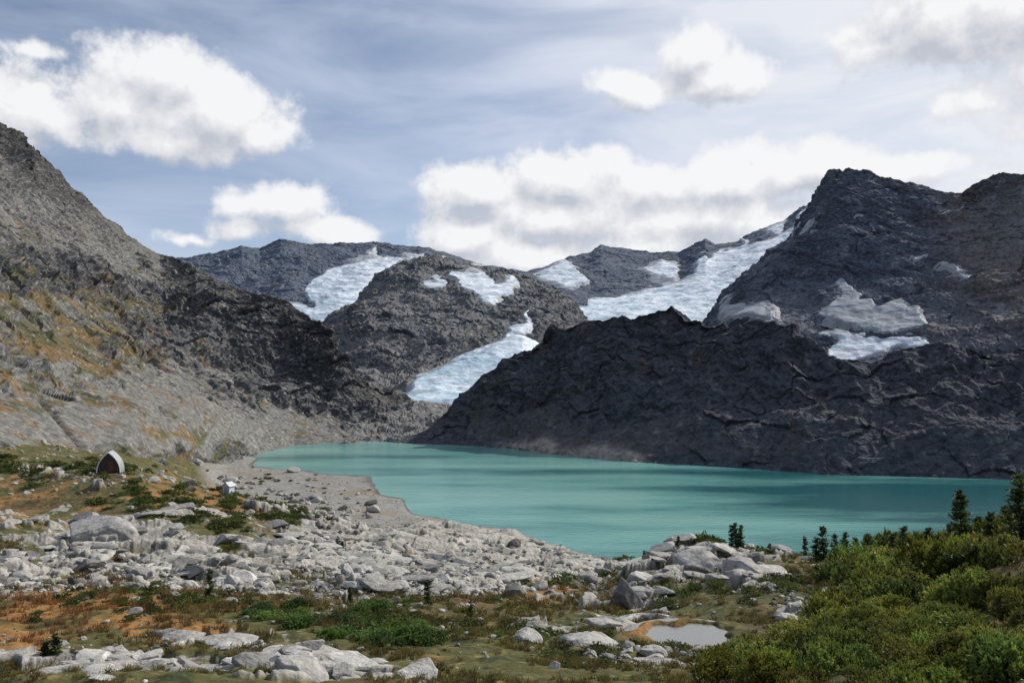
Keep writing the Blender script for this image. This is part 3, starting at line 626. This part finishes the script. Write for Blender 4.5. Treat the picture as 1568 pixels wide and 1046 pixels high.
place('heather',[shrub_proto(r,90,6,.2) for _ in range(4)],xs,ys,np.clip(ys*.012,.2,1.9)*r.uniform(.5,1.3,len(xs)),tone(len(xs),r)*np.array([.52,.56,.58]),hs=r.uniform(.5,.9,len(xs)),seed=4)
def tuft(r):
    n=26;b=np.stack([r.normal(size=n)*.35,r.normal(size=n)*.35,np.zeros(n)],1);D=nrm(np.stack([r.normal(size=n)*.45,r.normal(size=n)*.45,np.ones(n)],1));S=nrm(np.cross(D,r.normal(size=(n,3))))
    return quads_from(b,D,S,r.uniform(.5,1.1,n),np.full(n,.05)),np.stack([r.uniform(.13,.26,n),r.uniform(.10,.17,n),r.uniform(.03,.06,n)],1)
gw=(1-rmask)*(1-gravel)*(1-sm(pw,.3,.7))*(Yg<75)*(Yg>12)*.8*sm(fbm(Xg,Yg,zero,4,3),-.2,.2)
i,j=pick(gw,8000,8,.2);xs=Xg[i,j];ys=Yg[i,j]
ob=orange[i,j][:,None];tn=np.ones((len(xs),3))*r.uniform(.5,1.1,(len(xs),1))*(np.array([.75,.9,.8])*(1-np.clip(ob*1.6,0,1))+np.array([1.25,.85,.9])*np.clip(ob*1.6,0,1))
place('grass',[tuft(r) for _ in range(6)],xs,ys,np.clip(ys*.0075,.14,.4)*r.uniform(.6,1.3,len(xs)),tn,zoff=0,seed=5)
print('shrubs',time.time()-T0)
def fir(name,px,y,h,seed,w=.30,lean=0):
    r=np.random.default_rng(seed);x=(px-CX)/F*y;z0=float(gz(x,y))-.1
    nW=int(15*max(h,1.5)/2.2)+8;Ps=[];Ds=[];Ls=[];Ws=[];Cs=[]
    for k in range(nW):
        t=.05+.93*(k/nW)+r.normal()*.012
        if r.random()<.08: continue
        nb=r.integers(4,8)
        R=h*w*((1-t)**.8)*(.75+.25*math.sin(k*1.7))+.04*h
        for b in range(nb):
            L_=R*r.uniform(.45,1.2);a=r.random()*6.283;dz=r.uniform(-.25,.25)+t*.5
            d=np.array([math.cos(a),math.sin(a),dz]);m=int(8+L_*22)
            s=r.random(m)**.8
            P=np.array([0,0,t*h])+d*(s*L_)[:,None]+r.normal(size=(m,3))*.02*h*.5
            D=nrm(d+r.normal(size=(m,3))*.6);Ps.append(P);Ds.append(D);Ls.append(r.uniform(.06,.13,m)*(.6+.2*h));Ws.append(np.full(m,.02+.006*h))
            g=r.random(m);Cs.append(np.stack([.03+.025*g+.02*s,.05+.03*g+.02*s,.018+.01*g],1))
    P=np.concatenate(Ps);D=np.concatenate(Ds);S=nrm(np.cross(D,r.normal(size=P.shape)));Q=quads_from(P,D,S,np.concatenate(Ls),np.concatenate(Ws)).reshape(-1,3)
    c=np.repeat(np.concatenate(Cs),4,axis=0)
    tv=[];nr=7
    for q_ in range(nr):
        tt=q_/(nr-1);rad=h*.022*(1-tt)+.004
        for e in range(6): tv.append((rad*math.cos(e*1.047)+r.normal()*.002,rad*math.sin(e*1.047),tt*h*1.0))
    tf=[[q_*6+e,q_*6+(e+1)%6,(q_+1)*6+(e+1)%6,(q_+1)*6+e] for q_ in range(nr-1) for e in range(6)]
    V=np.concatenate([Q,np.array(tv)]);V[:,0]+=lean*V[:,2]
    V+=np.array([x,y,z0]);Fq=np.concatenate([np.arange(len(Q)).reshape(-1,4),np.array(tf)+len(Q)])
    c=np.concatenate([c,np.zeros((len(tv),3))+np.array([.09,.07,.055])])
    return mesh_np(name,V,Fq,M_leaf,c,smooth=False)
TR=[(1472,52,4.3,.24),(1500,52,2.4,.35),(1455,53,2.4,.3),(1566,44,4.2,.28),(1540,50,2.6,.3),(1120,66,1.9,.22),(1127,66,2.2,.2),(1134,66,2.1,.22),(988,70,1.7,.2),(1233,66,1.8,.2),
    (1262,62,2.9,.28),(1280,62,2.2,.32),(1250,62,2.0,.32),(320,40,1.8,.15),(655,46,1.5,.2),(537,44,1.2,.2),(85,24,.7,.4),(516,100,1.8,.3),(524,100,1.3,.3),(70,24,.5,.4),(1038,67,1.0,.4),(1180,67,1.2,.4),(720,44,.8,.4),(960,50,1.1,.4),
    (1296,61,2.4,.26),(1312,61,2.0,.3),(1330,61,2.3,.28),(1350,60,2.0,.3),(1368,59,2.2,.3),(1384,58,2.7,.27),(1402,58,2.2,.3),(1422,57,2.5,.28),(1437,56,2.0,.32),(1520,49,2.3,.32),(1550,47,2.4,.32)]
for k,(px,y,h,w) in enumerate(TR): fir('fir_tree',px,y,h,100+k,w,lean=random.uniform(-.06,.06))
print('trees',time.time()-T0)

# ================================================================ BUILDINGS
def simple(name,base,rough=.8,metal=0):
    m=nmat(name,rough,.15,3,((8,.01),),.3,colattr=False,base=base);m.node_tree.nodes['Principled BSDF'].inputs['Metallic'].default_value=metal;return m
MW=simple('dark_wood',(.05,.035,.03));MWh=simple('white_trim',(.75,.75,.74));MM=simple('metal_roof',(.40,.41,.42),.45,.5);MG=simple('window_glass',(.03,.04,.05),.1);MBl=simple('pale_paint',(.48,.53,.60));MPl=simple('plank',(.2,.15,.1))
def part(parent,name,V,Fs,mat):
    me=bpy.data.meshes.new(name);me.from_pydata([tuple(v) for v in V],[],Fs);me.materials.append(mat);me.update()
    o=bpy.data.objects.new(name,me);scene.collection.objects.link(o);o.parent=parent;return o
def box(parent,name,x0,x1,y0,y1,z0,z1,mat):
    V=[(x0,y0,z0),(x1,y0,z0),(x1,y1,z0),(x0,y1,z0),(x0,y0,z1),(x1,y0,z1),(x1,y1,z1),(x0,y1,z1)]
    return part(parent,name,V,[(0,3,2,1),(4,5,6,7),(0,1,5,4),(1,2,6,5),(2,3,7,6),(3,0,4,7)],mat)
def empty(name,px,y,rot,dz=0):
    e=bpy.data.objects.new(name,None);scene.collection.objects.link(e);x=(px-CX)/F*y;e.location=(x,y,float(gz(x,y))+dz);e.rotation_euler=(0,0,rot);return e
hut=empty('mountain_hut',166,134,math.radians(16),-.05)
W,Hh,Ln=3.7,3.8,3.6
def prof(w,h,n=12):
    s=np.linspace(0,1,n);x=w/2*(1-s**2.6);z=h*s
    return [(-a,b) for a,b in zip(x,z)]+[(a,b) for a,b in zip(x[::-1][1:],z[::-1][1:])]
po=prof(W,Hh);pi=prof(W-.24,Hh-.16)
n=len(po)
V=[(a,0,b) for a,b in po]+[(a,Ln,b) for a,b in po];part(hut,'curved_roof',V,[(i,i+1,n+i+1,n+i) for i in range(n-1)],MM)
V=[(a,-.12,b) for a,b in po]+[(a,-.12,b) for a,b in pi]+[(a,0,b) for a,b in po]+[(a,0.03,b) for a,b in pi]
part(hut,'arch_trim',V,[(i,i+1,n+i+1,n+i) for i in range(n-1)]+[(i,i+1,2*n+i+1,2*n+i) for i in range(n-1)]+[(n+i,n+i+1,3*n+i+1,3*n+i) for i in range(n-1)],MWh)
part(hut,'end_wall',[(a,.05,b) for a,b in pi],[tuple(range(n))],MW)
part(hut,'back_wall',[(a,Ln-.02,b) for a,b in pi],[tuple(range(n))],MW)
box(hut,'door',-.1,.75,-.01,.045,.25,2.1,simple('door_wood',(.10,.045,.03)))
box(hut,'window',-1.1,-.45,0,.045,1.1,1.8,MG);box(hut,'loft_window',-.3,.3,0,.045,2.45,2.95,MG)
box(hut,'deck',-1.5,1.5,-1.4,-.13,.0,.2,MPl)
box(hut,'foundation',-1.65,1.65,.06,Ln-.05,-1.2,.02,MW)
for kx in (-1.4,1.4): box(hut,'deck_post_%d'%(1 if kx<0 else 2),kx-.08,kx+.08,-1.35,-1.2,-1.2,-.002,MPl)
oh=empty('outhouse',350,142,math.radians(-18),-.15)
box(oh,'walls',-.7,.7,-.7,.7,.35,2.2,MBl)
part(oh,'gable',[(-.7,-.7,2.202),(.7,-.7,2.202),(0,-.7,2.75),(-.7,.7,2.202),(.7,.7,2.202),(0,.7,2.75)],[(0,1,2),(3,5,4)],MBl)
part(oh,'roof',[(-.95,-.9,2.08),(0,-.9,2.85),(.95,-.9,2.08),(-.95,.9,2.08),(0,.9,2.85),(.95,.9,2.08)],[(0,1,4,3),(1,2,5,4)],MM)
box(oh,'door',-.35,.35,-.75,-.703,.4,2.0,simple('outhouse_door',(.30,.33,.37)))
box(oh,'base',-.8,.8,-.8,.8,-.6,.345,MW)
tb=empty('picnic_table',57,150,math.radians(15),.15)
box(tb,'table_top',-1.1,1.1,-.4,.4,.8,.88,MPl)
for nme,yy in(('seat_1',-.85),('seat_2',.7)): box(tb,nme,-1.1,1.1,yy,yy+.25,.45,.52,MPl)
for k,xx in enumerate((-.85,.85)):
    box(tb,'leg_%d'%(k+1),xx-.06,xx+.06,-.35,.35,-.2,.79,MPl);box(tb,'crossbar_%d'%(k+1),xx-.05,xx+.05,-.8,.9,.36,.44,MPl)

# ================================================================ SKY
world=bpy.data.worlds.new('sky');scene.world=world;world.use_nodes=True
try:
    world.cycles.sampling_method='MANUAL';world.cycles.sample_map_resolution=256
except Exception: pass
nt=world.node_tree;N=nt.nodes;L=nt.links
bg=N['Background'];bg.inputs['Strength'].default_value=.1
sky=N.new('ShaderNodeTexSky');sky.sky_type='NISHITA';sky.sun_disc=False;sky.sun_elevation=SUN_EL;sky.sun_rotation=SUN_AZ;sky.altitude=1900;sky.air_density=1.0;sky.dust_density=.6
def azel(px,py):
    a=(px-CX)/F;e=(HY-py)/F
    return math.atan(a),math.atan(e/math.sqrt(1+a*a))
grp=bpy.data.node_groups.new('cloud_density','ShaderNodeTree')
grp.interface.new_socket('P',in_out='INPUT',socket_type='NodeSocketVector');grp.interface.new_socket('D',in_out='OUTPUT',socket_type='NodeSocketFloat')
gn=grp.nodes;gl=grp.links;gi=gn.new('NodeGroupInput');go=gn.new('NodeGroupOutput')
def mth(ns,ls,op,a,b=None,c=None):
    m=ns.new('ShaderNodeMath');m.operation=op
    for k,v in enumerate((a,b,c)):
        if v is None: continue
        if isinstance(v,(int,float)): m.inputs[k].default_value=v
        else: ls.new(v,m.inputs[k])
    return m.outputs[0]
CL=[(255,118,95,42,1),(330,165,90,46,1.05),(190,165,100,46,1),(60,165,110,44,.95),(-60,150,120,60,1),(400,200,55,28,1),(240,210,150,30,.9),(60,80,50,18,.5),
 (425,310,70,30,1),(500,348,75,20,.95),(375,348,60,20,.9),(300,365,60,14,.6),
 (740,284,68,34,1.1),(880,272,90,34,1.15),(840,330,150,42,1.05),(1010,288,105,34,1.1),(1130,276,115,36,1.15),(1230,268,95,34,1.15),(1345,262,95,20,1.05),(715,365,80,32,1.05),(820,392,150,28,1.1),(1060,335,180,46,1.05),(980,378,170,28,1),
 (1062,92,42,36,1.05),(1090,125,66,32,1.05),(1000,138,64,26,.95),(940,125,45,22,.85),
 (1500,10,140,60,1.2),(1340,75,60,24,.75),(1480,150,90,38,.6),(1620,110,110,70,.9),
 (-500,200,200,60,1),(2000,250,250,60,1)]
wn_=gn.new('ShaderNodeTexNoise');wn_.inputs['Scale'].default_value=14;wn_.inputs['Detail'].default_value=3;gl.new(gi.outputs[0],wn_.inputs['Vector'])
ws=gn.new('ShaderNodeVectorMath');ws.operation='MULTIPLY_ADD';gl.new(wn_.outputs['Color'],ws.inputs[0]);ws.inputs[1].default_value=(.06,.04,0);ws.inputs[2].default_value=(-.03,-.02,0)
wp=gn.new('ShaderNodeVectorMath');wp.operation='ADD';gl.new(gi.outputs[0],wp.inputs[0]);gl.new(ws.outputs[0],wp.inputs[1])
cur=None
for (px,py,rx,ry,w) in CL:
    a,e=azel(px,py)
    s=gn.new('ShaderNodeVectorMath');s.operation='SUBTRACT';gl.new(wp.outputs[0],s.inputs[0]);s.inputs[1].default_value=(a,e,0)
    m=gn.new('ShaderNodeVectorMath');m.operation='MULTIPLY';gl.new(s.outputs[0],m.inputs[0])
    m.inputs[1].default_value=(F/(rx*1.2),F/(ry*1.2),0)
    l=gn.new('ShaderNodeVectorMath');l.operation='LENGTH';gl.new(m.outputs[0],l.inputs[0])
    d=mth(gn,gl,'SUBTRACT',w,l.outputs['Value'])
    cur=d if cur is None else mth(gn,gl,'SMOOTH_MAX',cur,d,.25)
n1=gn.new('ShaderNodeTexNoise');n1.inputs['Scale'].default_value=12;n1.inputs['Detail'].default_value=9;n1.inputs['Roughness'].default_value=.62;gl.new(gi.outputs[0],n1.inputs['Vector'])
nn_=mth(gn,gl,'MULTIPLY',mth(gn,gl,'SUBTRACT',n1.outputs['Fac'],.5),2.4)
gl.new(mth(gn,gl,'ADD',cur,nn_),go.inputs[0])
tc=N.new('ShaderNodeTexCoord');sp=N.new('ShaderNodeSeparateXYZ');L.new(tc.outputs['Generated'],sp.inputs[0])
az=mth(N,L,'ARCTAN2',sp.outputs[0],sp.outputs[1]);el=mth(N,L,'ARCSINE',sp.outputs[2])
cb=N.new('ShaderNodeCombineXYZ');L.new(az,cb.inputs[0]);L.new(el,cb.inputs[1])
g1=N.new('ShaderNodeGroup');g1.node_tree=grp;L.new(cb.outputs[0],g1.inputs[0])
of=N.new('ShaderNodeVectorMath');of.operation='ADD';L.new(cb.outputs[0],of.inputs[0]);of.inputs[1].default_value=(.010,.026,0)
g2=N.new('ShaderNodeGroup');g2.node_tree=grp;L.new(of.outputs[0],g2.inputs[0])
def mrange(v,a,b,c,d,smooth=True):
    m=N.new('ShaderNodeMapRange');m.interpolation_type='SMOOTHSTEP' if smooth else 'LINEAR'
    for k,x in zip(('From Min','From Max','To Min','To Max'),(a,b,c,d)): m.inputs[k].default_value=x
    L.new(v,m.inputs['Value']);return m.outputs[0]
alpha=mrange(g1.outputs[0],-.12,.42,0,.98)
light=mrange(mth(N,L,'SUBTRACT',g1.outputs[0],g2.outputs[0]),-.55,.35,0,1,False)
ccol=N.new('ShaderNodeMix');ccol.data_type='RGBA';ccol.inputs[6].default_value=(5.3,5.6,6.3,1);ccol.inputs[7].default_value=(9.3,9.3,9.4,1)
L.new(light,ccol.inputs[0])
mp=N.new('ShaderNodeMapping');mp.inputs['Scale'].default_value=(1.6,6.0,1);mp.inputs['Rotation'].default_value=(0,0,.22);L.new(cb.outputs[0],mp.inputs[0])
nv=N.new('ShaderNodeTexNoise');nv.inputs['Scale'].default_value=1.9;nv.inputs['Detail'].default_value=7;nv.inputs['Roughness'].default_value=.55;nv.inputs['Distortion'].default_value=.4;L.new(mp.outputs[0],nv.inputs[0])
sund=N.new('ShaderNodeVectorMath');sund.operation='DOT_PRODUCT';L.new(tc.outputs['Generated'],sund.inputs[0])
sd_=(math.sin(SUN_AZ)*math.cos(SUN_EL),math.cos(SUN_AZ)*math.cos(SUN_EL),math.sin(SUN_EL));sund.inputs[1].default_value=sd_
veil=mth(N,L,'ADD',mrange(nv.outputs['Fac'],.3,.72,.08,.64),mrange(sund.outputs['Value'],.40,.92,0,.6))
veil=mth(N,L,'MINIMUM',mth(N,L,'ADD',veil,mrange(el,.0,.35,.3,0)),.95)
vcol=N.new('ShaderNodeMix');vcol.data_type='RGBA';vcol.inputs[6].default_value=(6.1,6.8,8.4,1);vcol.inputs[7].default_value=(8.5,8.7,9.2,1);L.new(mrange(sund.outputs['Value'],.5,.93,0,1),vcol.inputs[0])
m1=N.new('ShaderNodeMix');m1.data_type='RGBA';L.new(veil,m1.inputs[0]);L.new(sky.outputs[0],m1.inputs[6]);L.new(vcol.outputs[2],m1.inputs[7])
m2=N.new('ShaderNodeMix');m2.data_type='RGBA';L.new(alpha,m2.inputs[0]);L.new(m1.outputs[2],m2.inputs[6]);L.new(ccol.outputs[2],m2.inputs[7])
L.new(m2.outputs[2],bg.inputs['Color'])

sun=bpy.data.lights.new('sun','SUN');sun.energy=4.7;sun.angle=math.radians(.53);sun.color=(1,.95,.87)
so=bpy.data.objects.new('sun',sun);scene.collection.objects.link(so)
from mathutils import Vector
so.rotation_euler=Vector(sd_).to_track_quat('Z','Y').to_euler();so.location=(200,200,400)
cam=bpy.data.cameras.new('camera');cam.sensor_width=36;cam.lens=36*F/1568;cam.shift_y=37/1568;cam.clip_start=.5;cam.clip_end=20000
co=bpy.data.objects.new('camera',cam);scene.collection.objects.link(co);co.location=(0,0,CH);co.rotation_euler=(math.radians(90),0,0);scene.camera=co
scene.view_settings.view_transform='Standard';scene.view_settings.look='None';scene.view_settings.exposure=0
print('done',time.time()-T0)
